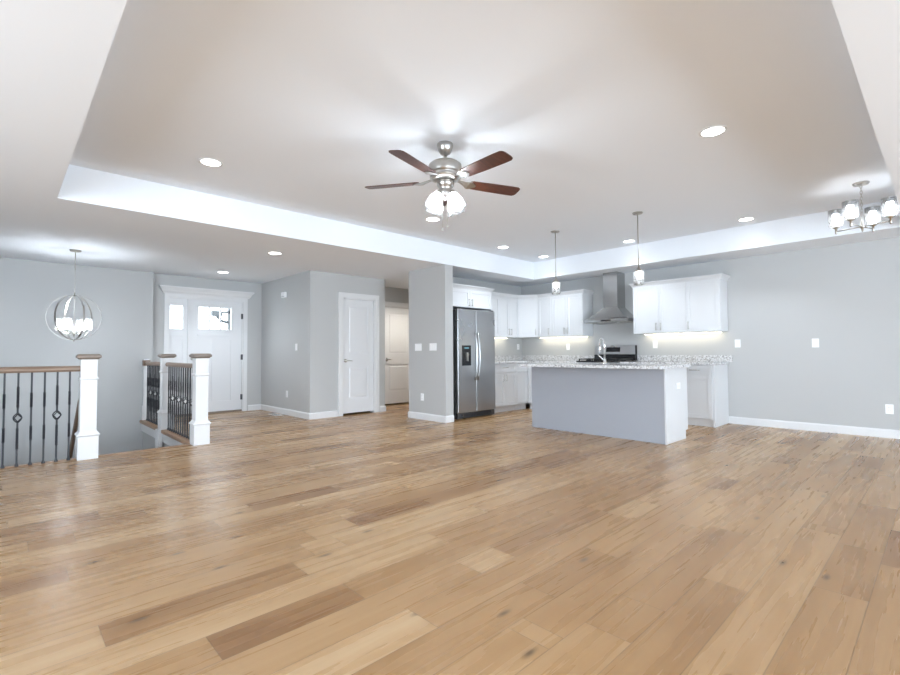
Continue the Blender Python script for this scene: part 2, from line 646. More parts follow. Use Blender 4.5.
# walls behind the camera with their window openings
wx = [(-2.2, -0.4, .45, 2.2), (1.6, 5.0, 0.1, 2.25)]
wall('wall_rear', (XL, -2.2, YR - .15, YR, 0, H), (-.4, 1.6, YR - .15, YR, 0, H), (5.0, XB + .15, YR - .15, YR, 0, H),
     (-2.2, -.4, YR - .15, YR, 0, .35), (-2.2, -.4, YR - .15, YR, 2.2, H), (1.6, 5.0, YR - .15, YR, 2.25, H),
     (1.6, 5.0, YR - .15, YR, 0, .05))
wall('wall_left', (XL - .15, XL, YR - .15, .2, 0, H), (XL - .15, XL, 3.6, YS, 0, H), (XL - .15, XL, .2, 3.6, 0, .4),
     (XL - .15, XL, .2, 3.6, 2.3, H), (XL - .15, XL, YS, YW + .2, -2.75, H))
for i, (a, b, z0, z1, ax) in enumerate(((-2.2, -.4, .35, 2.2, 'y'), (1.6, 5.0, .05, 2.25, 'y'), (.2, 3.6, .4, 2.3, 'x'))):
    r = struct_root('window_%d' % (i + 1))
    f = MB(M_TRIM)
    g = MB(M_WGLASS)

    def bx(m, u0, u1, t0, t1, za, zb):
        if ax == 'y':
            m.box(u0, u1, YR - .11 + t0, YR - .11 + t1, za, zb)
        else:
            m.box(XL - .11 + t0, XL - .11 + t1, u0, u1, za, zb)
    for u in (a, (a + b) / 2 - .025, b - .05):
        bx(f, u, u + .05, 0, .06, z0, z1)
    for z in (z0, z1 - .05):
        bx(f, a + .05, b - .05, .001, .059, z, z + .05)
    bx(g, a + .05, b - .05, .02, .026, z0 + .05, z1 - .05)
    f.obj('window_frame', r)
    g.obj('window_glass', r)

# under the stairwell
wall('wall_lower', (XS, XS + .1, YS, YW, -2.75, -.14), (XL, XS + .1, YS - .1, YS, -2.75, -.04))
MB(M_TREAD).box(XL, XS + .1, YS - .1, YW + .1, -2.8, -2.7).obj('floor_lower', kind='structure')
st = MB(M_TREAD, M_TRIM)
for k in range(7):
    z = -.185 * (k + 1)
    y = YS + .26 * k
    st.box(.70, XS, y, y + .285, z - .035, z, 0)
    st.box(.70, XS, y + .0, y + .02, z - .17, z - .035, 1)
st.box(XL, XS, YS + .26 * 7, YW, -1.52, -1.48, 0)
st.box(.66, .70, YS, YS + 1.82, -2.7, -1.6, 1)
st.obj('floor_stair_flight', kind='structure')

# skirt board, nosing along the stairwell edges
MB(M_TREAD).box(XS - .05, XS + .055, YS + .02, 7.672, -.035, .012).box(XS - .05, XS + .055, 7.848, YW - .005, -.035, .012).obj('trim_1', bevel=.008, kind='structure')
MB(M_TRIM).box(XS - .028, XS - .002, YS + .02, YW - .005, -.16, -.036).obj('trim_2', kind='structure')
MB(M_TREAD).box(XL, XS - .051, YS - .06, YS + .03, -.03, .006).obj('trim_3', bevel=.008, kind='structure')

# baseboards
BH = .105
BP = [(.0, 0), (.015, 0), (.015, BH - .02), (.007, BH - .004), (.0, BH)]


def base(name, path, prof=BP):
    MB(M_TRIM).sweep(prof, path).obj(name, kind='structure')


base('baseboard_kitchen', [(XB, 2.27), (XB, YR)][::-1][::-1])
base('baseboard_partition', [(XP + .165, TY1 + .0), (XP, TY1), (XP, YH), (XE + 3, YH)][::-1])
base('baseboard_closet', [(4.18, YC), (XC, YC), (XC, YF), (3.415, YF)][::-1])
base('baseboard_closet_end', [(XE, YD), (XE, YC), (5.05, YC)][::-1])
base('baseboard_front', [(1.98, YF), (1.83, YF)][::-1])
base('baseboard_hall', [(5.6, YD), (XE + .0, YD)][::-1])
base('baseboard_rear', [(XL, YR), (1.5, YR)][::-1])


def moulded_door(parent, x0, x1, z0, z1, yf, th, rects, name='door_panel', mat=M_DOOR, swap=False):
    """slab with recessed raised panels; front faces -Y at y=yf"""
    m = MB(mat)
    m.box(x0, x1, yf + .012, yf + th, z0, z1)
    # stiles and rails in front
    xs = sorted({x0, x1, *[r[0] for r in rects], *[r[1] for r in rects]})
    zs = sorted({z0, z1, *[r[2] for r in rects], *[r[3] for r in rects]})
    for a, b in zip(xs, xs[1:]):
        for c0, c1 in zip(zs, zs[1:]):
            mx, mz = (a + b) / 2, (c0 + c1) / 2
            if not any(r[0] < mx < r[1] and r[2] < mz < r[3] for r in rects):
                m.box(a, b, yf, yf + .012, c0, c1)
    for r in rects:
        q = .028
        a = [(r[0], yf + .012, r[2]), (r[1], yf + .012, r[2]), (r[1], yf + .012, r[3]), (r[0], yf + .012, r[3])]
        k = .05
        # bevelled raised field
        i0 = [(r[0] + q, r[2] + q), (r[1] - q, r[2] + q), (r[1] - q, r[3] - q), (r[0] + q, r[3] - q)]
        i1 = [(r[0] + k, r[2] + k), (r[1] - k, r[2] + k), (r[1] - k, r[3] - k), (r[0] + k, r[3] - k)]
        v0 = [m.bm.verts.new((x, yf + .0119, z)) for x, z in i0]
        v1 = [m.bm.verts.new((x, yf + .004, z)) for x, z in i1]
        m.bm.faces.new(v1)
        for i in range(4):
            j = (i + 1) % 4
            m.bm.faces.new((v0[i], v0[j], v1[j], v1[i]))
    return m.obj(name, parent)


def casing(parent, x0, x1, ztop, yf, w=.085, z0=0):
    m = MB(M_TRIM)
    for a, b in ((x0 - w, x0), (x1, x1 + w)):
        m.box(a, b, yf - .016, yf - .001, z0, ztop)
        m.box(a + (.0 if a < x0 else .0), a + .02, yf - .022, yf - .016, z0, ztop) if a < x0 else m.box(b - .02, b, yf - .022, yf - .016, z0, ztop)
    m.box(x0 - w, x1 + w, yf - .016, yf - .001, ztop, ztop + w)
    m.box(x0 - w, x1 + w, yf - .022, yf - .016, ztop + w - .02, ztop + w)
    # jambs
    m.box(x0, x0 + .018, yf, yf + .12, z0, ztop)
    m.box(x1 - .018, x1, yf, yf + .12, z0, ztop)
    m.box(x0, x1, yf, yf + .12, ztop - .018, ztop - .0)
    return m.obj('door_casing', parent)


def lever(parent, x, y, z, d=1, mat=M_NICKEL):
    m = MB(mat)
    R = Matrix.Rotation(PI / 2, 4, 'X')
    m.lathe([(.032, 0), (.032, .006), (.024, .012), (.012, .014), (.011, .05)], (x, y, z), 20, M=R)
    m.tube([(x, y - .05, z), (x + d * .03, y - .056, z), (x + d * .11, y - .052, z - .004)], [.011, .010, .007], 10)
    return m.obj('door_handle', parent)


d1 = struct_root('door_1')
casing(d1, 4.275, 4.945, 2.05, YC)
moulded_door(d1, 4.295, 4.925, .035, 2.03, YC + .025, .035,
             [(4.40, 4.82, 1.06, 1.92), (4.40, 4.82, .27, .85)])
lever(d1, 4.345, YC + .02, .95)
d2 = struct_root('door_2')
casing(d2, 5.69, 6.47, 2.055, YD)
moulded_door(d2, 5.71, 6.45, .03, 2.035, YD + .025, .035,
             [(5.815, 6.345, 1.06, 1.92), (5.815, 6.345, .28, .84)])
lever(d2, 5.765, YD + .02, .95)

# front door with sidelight
d3 = struct_root('door_3')
m = MB(M_TRIM)
w = .07
m.box(DX0 - w, DX0, YF - .02, YF - .001, 0, 2.075).box(DX1, DX1 + w, YF - .02, YF - .001, 0, 2.075)
m.box(DX0 - w, DX1 + w, YF - .022, YF - .001, 2.075, 2.13)
m.sweep([(0, 2.13), (.024, 2.13), (.03, 2.145), (.045, 2.16), (.055, 2.185), (.085, 2.225), (.092, 2.23), (.092, 2.25), (0, 2.25)],
        [(DX0 - w, YF - .001), (DX0 - w, YF - .022), (DX1 + w, YF - .022), (DX1 + w, YF - .001)])
m.obj('door_casing', d3)
m = MB(M_TRIM)
m.box(DX0, DX0 + .02, YF, YF + .15, 0, 2.075).box(DX1 - .02, DX1, YF, YF + .15, 0, 2.075).box(DX0 + .02, DX1 - .02, YF, YF + .15, 2.055, 2.075)
m.box(2.372, 2.392, YF - .005, YF + .15, .03, 2.055)
m.obj('door_frame', d3)
MB(M_CAP).box(DX0 + .02, DX1 - .02, YF - .01, YF + .15, .0, .035).obj('threshold', d3)


def glazed(parent, x0, x1, z0, z1, gx0, gx1, gz0, gz1, n, panels, name):
    yf = YF + .03
    m = MB(M_DOOR)
    m.box(x0, gx0, yf, yf + .045, z0, z1).box(gx1, x1, yf, yf + .045, z0, z1)
    m.box(gx0, gx1, yf, yf + .045, gz1, z1)
    m.box(gx0, gx1, yf + .012, yf + .045, z0, gz0 - .0)
    m.box(gx0, gx1, yf, yf + .012, z0, .22)
    m.box(gx0, gx1, yf, yf + .012, gz0 - .19, gz0)
    wd = (gx1 - gx0)
    for k in range(1, panels):
        xx = gx0 + wd * k / panels
        m.box(xx - .05, xx + .05, yf, yf + .012, .22, gz0 - .19)
    # craftsman shelf
    m.box(gx0 - .015, gx1 + .015, yf - .018, yf, gz0 - .125, gz0 - .095)
    # glazing bead
    for a, b, c0, c1 in ((gx0 - .018, gx0, gz0 - .018, gz1 + .018), (gx1, gx1 + .018, gz0 - .018, gz1 + .018),
                         (gx0, gx1, gz0 - .018, gz0), (gx0, gx1, gz1, gz1 + .018)):
        m.box(a, b, yf - .008, yf, c0, c1)
    o = m.obj(name, parent)
    for k in range(1, n):
        xx = gx0 + wd * k / n
        MB(M_DOOR).box(xx - .011, xx + .011, yf - .002, yf + .04, gz0, gz1).obj('muntin', o)
    MB(M_WGLASS).box(gx0, gx1, yf + .02, yf + .025, gz0, gz1).obj('glass_pane', o)
    return o


glazed(d3, DX0 + .02, 2.372, .035, 2.055, 2.10, 2.30, 1.525, 1.93, 1, 1, 'sidelight')
dp = glazed(d3, 2.392, DX1 - .02, .035, 2.055, 2.552, 3.112, 1.535, 1.93, 3, 2, 'door_panel')
for z in (.27, 1.02, 1.79):
    MB(M_DARK).box(DX1 - .035, DX1 - .008, YF - .006, YF + .03, z - .05, z + .05).obj('hinge', d3)
hd = lever(d3, 2.46, YF + .03, 1.0, 1, M_NICKEL)

# porch beyond the front door: post with curved bracket, porch slab
r = thing('porch_post', 'grey porch post with curved bracket seen through the front door glass', 'post', (3.46, 10.35, 0))
MB(M_PORCH).box(-.035, .05, -.05, .05, -.1, 2.6).obj('post', r)
MB(M_PORCH).tube([(-.02 - .24 * math.sin(t * PI / 12), 0, 1.74 + .17 * (1 - math.cos(t * PI / 12))) for t in range(7)], .028, 8).obj('bracket', r)
MB(M_PORCH).box(-.36, .0, -.05, .05, 1.93, 1.97).box(-.36,-.16,-.05,.05,1.86,1.93).obj('beam', r)
MB(M_LAWN).box(-4, 12, 9.55, 26, -.25, -.1).obj('ground', kind='structure')
MB(M_LAWN).box(-16, 14, -24, YR - .2, -.4, -.3).obj('ground_rear', kind='structure')

# ------------------------------------------------------------------ stair railings
def newel(label, x, y, zb=0.0):
    t = thing('newel_post', label, 'post', (x, y, 0), 0, 'newel posts of the stair railing')
    m = MB(M_TRIM)
    prof = [(.087, zb), (.087, .235), (.098, .243), (.098, .252), (.090, .262), (.073, .285), (.070, .30), (.070, .815),
            (.080, .822), (.080, .838), (.070, .845), (.070, 1.028)]
    m.stack(0, 0, prof)
    m.obj('post', t, .002)
    m = MB(M_CAP)
    m.stack(0, 0, [(.075, 1.028), (.088, 1.04), (.100, 1.048), (.100, 1.068), (.084, 1.084)])
    m.obj('post_cap', t, .002)
    return t


newel('white square newel post with brown cap, leftmost post, at the end of the long railing', .665, 6.21)
newel('white square newel post with brown cap standing nearest in front of the front door', 1.745, 6.21)
newel('white square newel post in the middle of the short railing beside the front door', 1.735, 7.76, .0125)
MB(M_TRIM).box(1.618, 1.671, 7.673, 7.847, -.32, .0115).obj('trim_4', kind='structure')


def baluster(parent, x, y, z0, z1, knot):
    m = MB(M_IRON)
    w = .0078
    m.stack(x, y, [(.014, z0), (.014, z0 + .012), (.008, z0 + .03)])
    L = z1 - z0
    if knot:
        zk = z0 + .465
        zr = [(zk - .30, zk - .10), (zk + .10, zk + .30)]
    else:
        zr = [(z0 + .24, z0 + .38), (z0 + .56, z0 + .70)]
    z = z0 + .01
    for a, b in zr:
        if knot and a > z0 + .5:
            m.stack(x, y, [(w, z), (w, zk - .05)])
            # basket knot: four bowed wires in a diamond
            for q in range(4):
                an = q * PI / 2 + PI / 4
                pts = []
                for t in range(9):
                    s_ = t / 8
                    rr = .040 * (1 - abs(2 * s_ - 1)) ** .9 + .004
                    aa = an + s_ * PI * .5 - PI / 4
                    pts.append((x + rr * math.cos(aa), y + rr * math.sin(aa), zk - .045 + .09 * s_))
                m.tube(pts, .0052, 6)
            z = zk + .045
        m.stack(x, y, [(w, z), (w, a)])
        m.twist(x, y, a, b, w * 1.06, 3.5)
        z = b
    m.stack(x, y, [(w, z), (w, z1)])
    return m.obj('baluster', parent)


def rail_prof(z0=.905, z1=.965, hw=.031):
    return [(-hw * .62, z0), (hw * .62, z0), (hw, z0 + .018), (hw, z0 + .034), (hw * .7, z1 - .006), (0, z1), (-hw * .7, z1 - .006),
            (-hw, z0 + .034), (-hw, z0 + .018)]


t = thing('stair_railing', 'long railing with black iron balusters and oak handrail along the stairwell, far left', 'railing', (-1.0, 6.2, 0))
MB(M_RAIL).sweep(rail_prof(), [(-1.95, 0), (1.595, 0)]).obj('handrail', t)
k = 0
x = .514
while x > -2.6:
    idx = round((.514 - x) / .0975)
    baluster(t, x + 1.0, 0, .006, .91, idx % 3 == 1)
    x -= .0975
t = thing('stair_railing', 'short near railing section between two white posts by the front door', 'railing', (1.73, 6.21, 0), 0,
          )
MB(M_RAIL).sweep(rail_prof(), [(0, .071), (0, 1.479)]).obj('handrail', t)
for k in range(13):
    baluster(t, 0, .155 + .1045 * k, .012, .91, k % 3 == 1)
t = thing('stair_railing', 'short far railing section ending at the grey wall left of the front door', 'railing', (1.73, 7.76, 0))
MB(M_RAIL).sweep(rail_prof(), [(0, .071), (0, 1.288)]).obj('handrail', t)
for k in range(11):
    baluster(t, 0, .15 + .1045 * k, .012, .91, k % 3 == 2)
m = MB(M_TRIM)
m.box(-.04, .04, 1.288, 1.338, .012, 1.0)
m.box(-.055, .055, 1.275, 1.338, .012, .24)
m.obj('wall_post', t)
MB(M_RAIL).box(-.05, .05, 1.27, 1.338, .895, .985).obj('rosette', t)
t = thing('stair_handrail', 'sloping wooden handrail going down the stairs behind the leftmost newel post', 'handrail', (.62, 6.3, 0))
m = MB(M_RAIL)
m.tube([(0, 0.01, .62), (0, .12, .56), (0, 1.9, -.85)], .03, 10, flat=(.022, .035))
m.obj('rail', t)
MB(M_TRIM).box(-.018, .018, 1.76, 1.80, -1.48, -.80).obj('post', t)


# ------------------------------------------------------------------ kitchen cabinets
def pull(parent, p0, p1, out, mat=M_NICKEL):
    """bar pull between two points, standing off along the vector out"""
    p0, p1, out = Vector(p0), Vector(p1), Vector(out)
    d = (p1 - p0).normalized()
    m = MB(mat)
    m.tube([p0 - d * .012 + out * .03, p1 + d * .012 + out * .03], .0055, 8)
    for p in (p0, p1):
        m.tube([p, p + out * .03], .0045, 8)
    return m.obj('handle', parent)


def shaker(parent, a, b, z0, z1, kind, handle=None, frame=.055):
    """Shaker front in local coords of a cabinet whose front plane is y=0, facing -y. a..b along x"""
    g = .0015
    m = MB(M_CAB)
    x0, x1, zz0, zz1 = a + g, b - g, z0 + g, z1 - g
    fr = min(frame, (zz1 - zz0) * .3)
    m.box(x0, x0 + fr, -.02, 0, zz0, zz1).box(x1 - fr, x1, -.02, 0, zz0, zz1)
    m.box(x0 + fr, x1 - fr, -.02, 0, zz0, zz0 + fr).box(x0 + fr, x1 - fr, -.02, 0, zz1 - fr, zz1)
    m.box(x0 + fr, x1 - fr, -.011, 0, zz0 + fr, zz1 - fr)
    o = m.obj(kind, parent, .0015)
    if handle:
        kind_h, hx, hz = handle
        if kind_h == 'v':
            pull(o, (hx, -.02, hz - .048), (hx, -.02, hz + .048), (0, -1, 0))
        else:
            pull(o, (hx - .06, -.02, hz), (hx + .06, -.02, hz), (0, -1, 0))
    return o


CROWN = [(0, 2.13), (.012, 2.13), (.016, 2.143), (.030, 2.165), (.045, 2.18), (.050, 2.184), (.050, 2.198), (0, 2.198)]


def wall_cab(label, loc, rz, w, d, z0, z1, doors, crown=None, name='wall_cabinet', group='white wall cabinets'):
    """local frame: x along the front, front face y=0 facing -y, body going to y=+d"""
    t = thing(name, label, 'cabinet', loc, rz, group)
    m = MB(M_CAB)
    m.box(.0005, w - .0005, .0005, d - .002, z0, z1)
    m.obj('body', t)
    for a, b, hnd in doors:
        shaker(t, a, b, z0 + .002, z1 - .002, 'door', hnd)
    if crown:
        MB(M_CAB).sweep(CROWN, crown).obj('crown_moulding', t)
    return t


YU = 5.79
XU = 7.56
# cabinet above the fridge; local x = world x
wall_cab('white cabinet above the stainless refrigerator', (5.135, 5.50, 0), 0, 1.085, .615, 1.83, 2.13,
         [(.0, .54, ('v', .505, 1.91)), (.54, 1.085, ('v', .575, 1.91))], [(0, 0), (1.085, 0), (1.085, .24)])
MB(M_CAB).box(6.222, 6.242, 5.50, 6.118, 0, 1.829)  # (panel built below as part of the base unit)
wall_cab('white wall cabinet right beside the one above the refrigerator', (6.222, YU, 0), 0, .558, .328, 1.37, 2.13,
         [(.0, .279, ('v', .245, 1.47)), (.279, .558, ('v', .313, 1.47))], [(.055, 0), (.558, 0)])
wall_cab('white wall cabinet on the side wall just left of the angled corner cabinet', (6.78, YU, 0), 0, .56, .328, 1.37, 2.13,
         [(.0, .28, ('v', .245, 1.47)), (.28, .56, ('v', .315, 1.47))], [(0, 0), (.56, 0)])
# diagonal corner cabinet
ax_, ay_, bx_, by_ = 7.34, YU, XU, 5.46
t = thing('corner_wall_cabinet', 'white angled wall cabinet in the kitchen corner', 'cabinet', (0, 0, 0), 0, 'white wall cabinets')
pts = [(ax_ + .001, ay_), (bx_, by_ + .001), (XB - .002, by_ + .001), (XB - .002, YK - .002), (ax_ + .001, YK - .002)]
MB(M_CAB).hexa([(p[0], p[1], 1.37) for p in pts], [(p[0], p[1], 2.13) for p in pts]).obj('body', t)
dl = math.hypot(bx_ - ax_, by_ - ay_)
dd = shaker(t, 0.012, dl - .012, 1.372, 2.128, 'door', ('v', dl - .05, 1.47))
dd.location = (ax_, ay_, 0)
dd.rotation_euler = (0, 0, math.atan2(by_ - ay_, bx_ - ax_))
MB(M_CAB).sweep(CROWN, [(ax_, ay_), (bx_, by_)]).obj('crown_moulding', t)
# back wall: local x = -world y
RZ = -PI / 2
wall_cab('narrow white single-door wall cabinet between the angled cabinet and the double-door one', (XU, 5.46, 0), RZ, .30, .328, 1.37, 2.13,
         [(.0, .30, ('v', .26, 1.47))], [(0, 0), (.30, 0)])
wall_cab('white double-door wall cabinet immediately left of the range hood', (XU, 5.16, 0), RZ, .68, .328, 1.37, 2.13,
         [(.0, .34, ('v', .305, 1.47)), (.34, .68, ('v', .375, 1.47))], [(0, 0), (.68, 0), (.68, .328)])
wall_cab('white double-door wall cabinet immediately right of the range hood', (XU, 3.55, 0), RZ, .83, .328, 1.37, 2.13,
         [(.0, .415, ('v', .38, 1.47)), (.415, .83, ('v', .45, 1.47))], [(0, .328), (0, 0), (.83, 0)])
wall_cab('white single-door wall cabinet at the far right end of the kitchen', (XU, 2.72, 0), RZ, .47, .328, 1.37, 2.13,
         [(.0, .47, ('v', .035, 1.47))], [(0, 0), (.47, 0), (.47, .328)])


def base_cab(label, loc, rz, w, d, fronts, end_right=False, end_left=False):
    t = thing('base_cabinet', label, 'cabinet', loc, rz, 'white base cabinets')
    m = MB(M_CAB)
    m.box(.0005, w - .0005, .0, d - .002, .105, .874)
    m.box(.0005, w - .0005, .04, d - .002, 0.001, .105)
    if end_right:
        m.box(w - .02, w - .0005, 0.0, .04, .001, .105)
        m.box(w - .003, w + .012, -.002, d - .002, .001, .874)
    if end_left:
        m.box(-.018, .0005, -.0, d - .002, .001, .874)
    m.obj('body', t)
    for kind, a, b, z0, z1, hnd in fronts:
        shaker(t, a, b, z0, z1, kind, hnd)
    if end_right:
        MB(M_TRIM).box(.001, w - .021, .028, .04, .001, .10).obj('toe_kick', t)
    return t


YB = 5.54   # carcass front, doors 2 cm proud
XQ = 7.29
base_cab('white base cabinet with one wide drawer over two doors beside the refrigerator', (6.245, YB, 0), 0, .705, .578,
         [('drawer', 0, .705, .715, .868, ('h', .36, .80)), ('door', 0, .3525, .115, .71, ('v', .318, .62)), ('door', .3525, .705, .115, .71, ('v', .387, .62))])
base_cab('white base cabinet in the kitchen corner, left of the island', (6.955, YB, 0), 0, .33, .578,
         [('drawer', 0, .33, .715, .868, None), ('door', 0, .33, .115, .71, None)])
base_cab('white base cabinet behind the island, left of the range', (XQ, 5.51, 0), RZ, 1.085, .598,
         [('drawer', .0, .565, .715, .868, ('h', .28, .80)), ('drawer', .565, 1.085, .715, .868, ('h', .85, .80)),
          ('door', 0, .565, .115, .71, ('v', .52, .62)), ('door', .565, 1.085, .115, .71, ('v', .61, .62))])
base_cab('white base cabinet behind the island, right of the range', (XQ, 3.65, 0), RZ, .92, .598,
         [('drawer', .0, .92, .715, .868, ('h', .435, .80)), ('door', 0, .46, .115, .71, ('v', .39, .62)), ('door', .46, .92, .115, .71, ('v', .48, .62))])
base_cab('white base cabinet with one drawer and one door, at the right end of the counter', (XQ, 2.728, 0), RZ, .445, .598,
         [('drawer', .0, .43, .735, .868, ('h', .215, .805)), ('door', 0, .43, .115, .73, ('v', .035, .64))], end_right=True)
MB(M_CAB).box(6.222, 6.243, 5.50, 6.118, 0.001, 1.828).obj('refrigerator_side_panel', None, 0,
    label='white tall panel on the right side of the refrigerator', category='panel')

# countertops
t = thing('countertop', 'speckled granite countertop along the side wall and corner, left of the range', 'countertop', (0, 0, 0), 0, 'granite countertops')
p = [(6.246, 5.50), (7.245, 5.50), (7.245, 4.424), (XB - .002, 4.424), (XB - .002, YK - .002), (6.246, YK - .002)]
MB(M_GRAN).hexa([(a, b, .876) for a, b in p], [(a, b, .912) for a, b in p]).obj('slab', t, .003)
MB(M_GRAN).box(6.246, XB - .024, YK - .022, YK - .002, .913, 1.014).box(XB - .022, XB - .002, 4.43, YK - .023, .913, 1.014).obj('backsplash', t, .002)
t = thing('countertop', 'speckled granite countertop along the back wall, right of the range', 'countertop', (0, 0, 0), 0, 'granite countertops')
MB(M_GRAN).box(7.245, XB - .002, 2.245, 3.648, .876, .912).obj('slab', t, .003)
MB(M_GRAN).box(XB - .022, XB - .002, 2.20, 3.64, .913, 1.014).obj('backsplash', t, .002)

# ------------------------------------------------------------------ island
t = thing('kitchen_island', 'grey-fronted kitchen island with white end panel', 'island', (5.575, 2.27, 0))
MB(M_ISL).box(0, .02, .0, 1.886, .001, .874).obj('back_panel', t)
m = MB(M_CAB)
m.box(.021, .64, .0, 1.87, .105, .69).box(.021, .57, .0, 1.87, .001, .105)
m.box(.021, .64, .0, .499, .69, .874).box(.021, .64, 1.161, 1.87, .69, .874).box(.021, .129, .499, 1.161, .69, .874).box(.561, .64, .499, 1.161, .69, .874)
m.obj('body', t)
for k in range(3):
    o = shaker(t, 0, .61, .115, .868, 'door', ('v', .57, .75))
    o.location = (.64, .02 + .615 * k, 0)
    o.rotation_euler = (0, 0, PI / 2)
m = MB(M_CAB)
m.box(-.008, .57, -.02, -.001, .001, .874).box(.57, .645, -.02, -.001, .105, .874)
m.obj('end_panel', t, .002, label='white end panel')
m = MB(M_CAB)
m.box(.021, .57, 1.871, 1.886, .001, .874).box(.57, .645, 1.871, 1.886, .105, .874)
m.obj('end_panel', t, .002, label='white end panel')
m = MB(M_GRAN)
# slab with the sink cut out (sink well under it)
ix0, ix1, iy0, iy1 = -.245, .675, -.06, 1.93
sx0, sx1, sy0, sy1 = .13, .56, .50, 1.16
for b in ((ix0, sx0, iy0, iy1), (sx1, ix1, iy0, iy1), (sx0, sx1, iy0, sy0), (sx0, sx1, sy1, iy1)):
    m.box(b[0], b[1], b[2], b[3], 0, .036)
bmesh.ops.remove_doubles(m.bm, verts=m.bm.verts[:], dist=1e-5)
o = m.obj('island_countertop', None)
o.location = (5.575, 2.27, .8755)
tag(o, 'speckled granite slab on the kitchen island', 'countertop')

# the well of the island body is open where the sink hangs
t = thing('sink', 'stainless sink set into the island countertop', 'sink', (5.575, 2.27, 0))
m = MB(M_STEEL)
z0 = .70
m.box(sx0 + .001, sx1 - .001, sy0 + .001, sy1 - .001, z0, z0 + .004)
m.box(sx0 + .001, sx0 + .005, sy0 + .001, sy1 - .001, z0, .905).box(sx1 - .005, sx1 - .001, sy0 + .001, sy1 - .001, z0, .905)
m.box(sx0 + .001, sx1 - .001, sy0 + .001, sy0 + .005, z0, .905).box(sx0 + .001, sx1 - .001, sy1 - .005, sy1 - .001, z0, .905)
m.obj('basin', t)

fx, fy = 5.66, 3.075
t = thing('faucet', 'chrome gooseneck faucet on the island countertop', 'faucet', (5.80, 3.13, .9125), math.radians(50))
MB(M_CHROME).lathe([(.030, 0), (.030, .008), (.022, .016), (.020, .05), (.017, .07)]).obj('base', t)
pts = [(0, 0, .06), (0, 0, .26)] + [(.085 - .085 * math.cos(a), 0, .26 + .085 * math.sin(a)) for a in [PI * i / 10 for i in range(1, 11)]] + [(.17, 0, .24)]
MB(M_CHROME).tube(pts, .0125, 12).obj('spout', t)
MB(M_CHROME).lathe([(.012, 0), (.017, .01), (.018, .08), (.014, .10)], (.17, 0, .145)).obj('spray_head', t)
MB(M_CHROME).tube([(0, .0, .055), (0, .035, .07), (0, .095, .13)], [.012, .009, .006], 10).obj('lever', t)

# ------------------------------------------------------------------ refrigerator
FX0, FX1, FY = 5.30, 6.21, 5.40
t = thing('refrigerator', 'stainless side-by-side refrigerator with dark sides and ice dispenser', 'refrigerator', (FX0, FY, 0))
W_ = FX1 - FX0
MB(M_DARK).box(0.002, W_ - .002, .07, .70, .03, 1.775).obj('case', t, .004)
for a, b, hx in ((0, .425, .395), (.431, W_, .461)):
    m = MB(M_STEEL, M_DARK)
    m.box(a + .002, b - .002, 0, .062, .105, 1.785)
    o = m.obj('door', t, .008)
    h = MB(M_STEEL)
    pts = []
    for i in range(13):
        s_ = i / 12
        pts.append((hx, -.012 - .048 * math.sin(PI * s_) ** .5, .62 + .80 * s_))
    h.tube(pts, .012, 10)
    h.obj('handle', o)
    if a == 0:
        MB(M_BLACK).box(.095, .305, -.004, .0, .865, 1.195).obj('dispenser', o, .003)
        MB(M_BLACK).box(.12, .28, -.0055, -.004, .90, 1.08).obj('dispenser_recess', o)
        MB(M_DISP).box(.15, .25, -.0055, -.004, 1.145, 1.16).obj('display', o)
        MB(M_NICKEL).lathe([(.022, 0), (.026, .02), (.012, .05)], (.20, -.02, 1.03)).box(.185, .215, -.03, -.005, .94, 1.03).obj('dispenser_paddle', o)
m = MB(M_DARK, M_BLACK)
m.box(.01, W_ - .01, .02, .07, .015, .098)
for k in range(5):
    m.box(.10, W_ - .10, .012, .02, .028 + .013 * k, .034 + .013 * k, 1)
m.obj('kick_grille', t)
MB(M_DARK).box(.02, .09, .01, .10, 1.787, 1.80).box(W_ - .09, W_ - .02, .01, .10, 1.787, 1.80).obj('hinge_cover', t, .003)
for a in (.06, W_ - .06):
    MB(M_BLACK).lathe([(.022, 0.001), (.022, .03)], (a, .12, 0), 12).obj('foot', t)

# ------------------------------------------------------------------ range and hood
t = thing('range', 'stainless and black gas range against the back wall behind the island', 'stove', (7.20, 3.655, 0))
RW = .762
MB(M_STEEL).box(.03, .66, 0, RW, .06, .905).obj('body', t, .003)
MB(M_BLACK).box(.0, .66, .001, RW - .001, .906, .925).obj('cooktop', t, .003)
for (ya, yb) in ((.02, .25), (.27, .50), (.52, .745)):
    m = MB(M_GRATE)
    for xx in (.05, .30, .57):
        m.box(xx, xx + .014, ya, yb, .945, .962)
    for yy in (ya, (ya + yb) / 2 - .007, yb - .014):
        m.box(.05, .584, yy, yy + .014, .944, .961)
    for xx in (.05, .57):
        for yy in (ya, yb - .014):
            m.box(xx, xx + .014, yy, yy + .014, .925, .945)
    m.obj('grate', t)
for xx in (.18, .44):
    for yy in (.135, .63):
        MB(M_GRATE).lathe([(.045, .925), (.045, .935), (.03, .942)], (xx, yy, 0), 20).obj('burner', t)
m = MB(M_STEEL, M_BLACK)
m.hexa([(.60, 0, 1.03), (.685, 0, 1.03), (.685, RW, 1.03), (.60, RW, 1.03)], [(.635, 0.0, 1.19), (.685, 0, 1.19), (.685, RW, 1.19), (.635, RW, 1.19)])
m.obj('backguard', t, .006)
MB(M_BLACK).box(.61, .685, .0, RW, .93, 1.028).obj('rear_vent', t, .003)
m = MB(M_BLACK)
sl = .035 / .16
def bgx(z): return .60 + (z - 1.03) * sl - .001
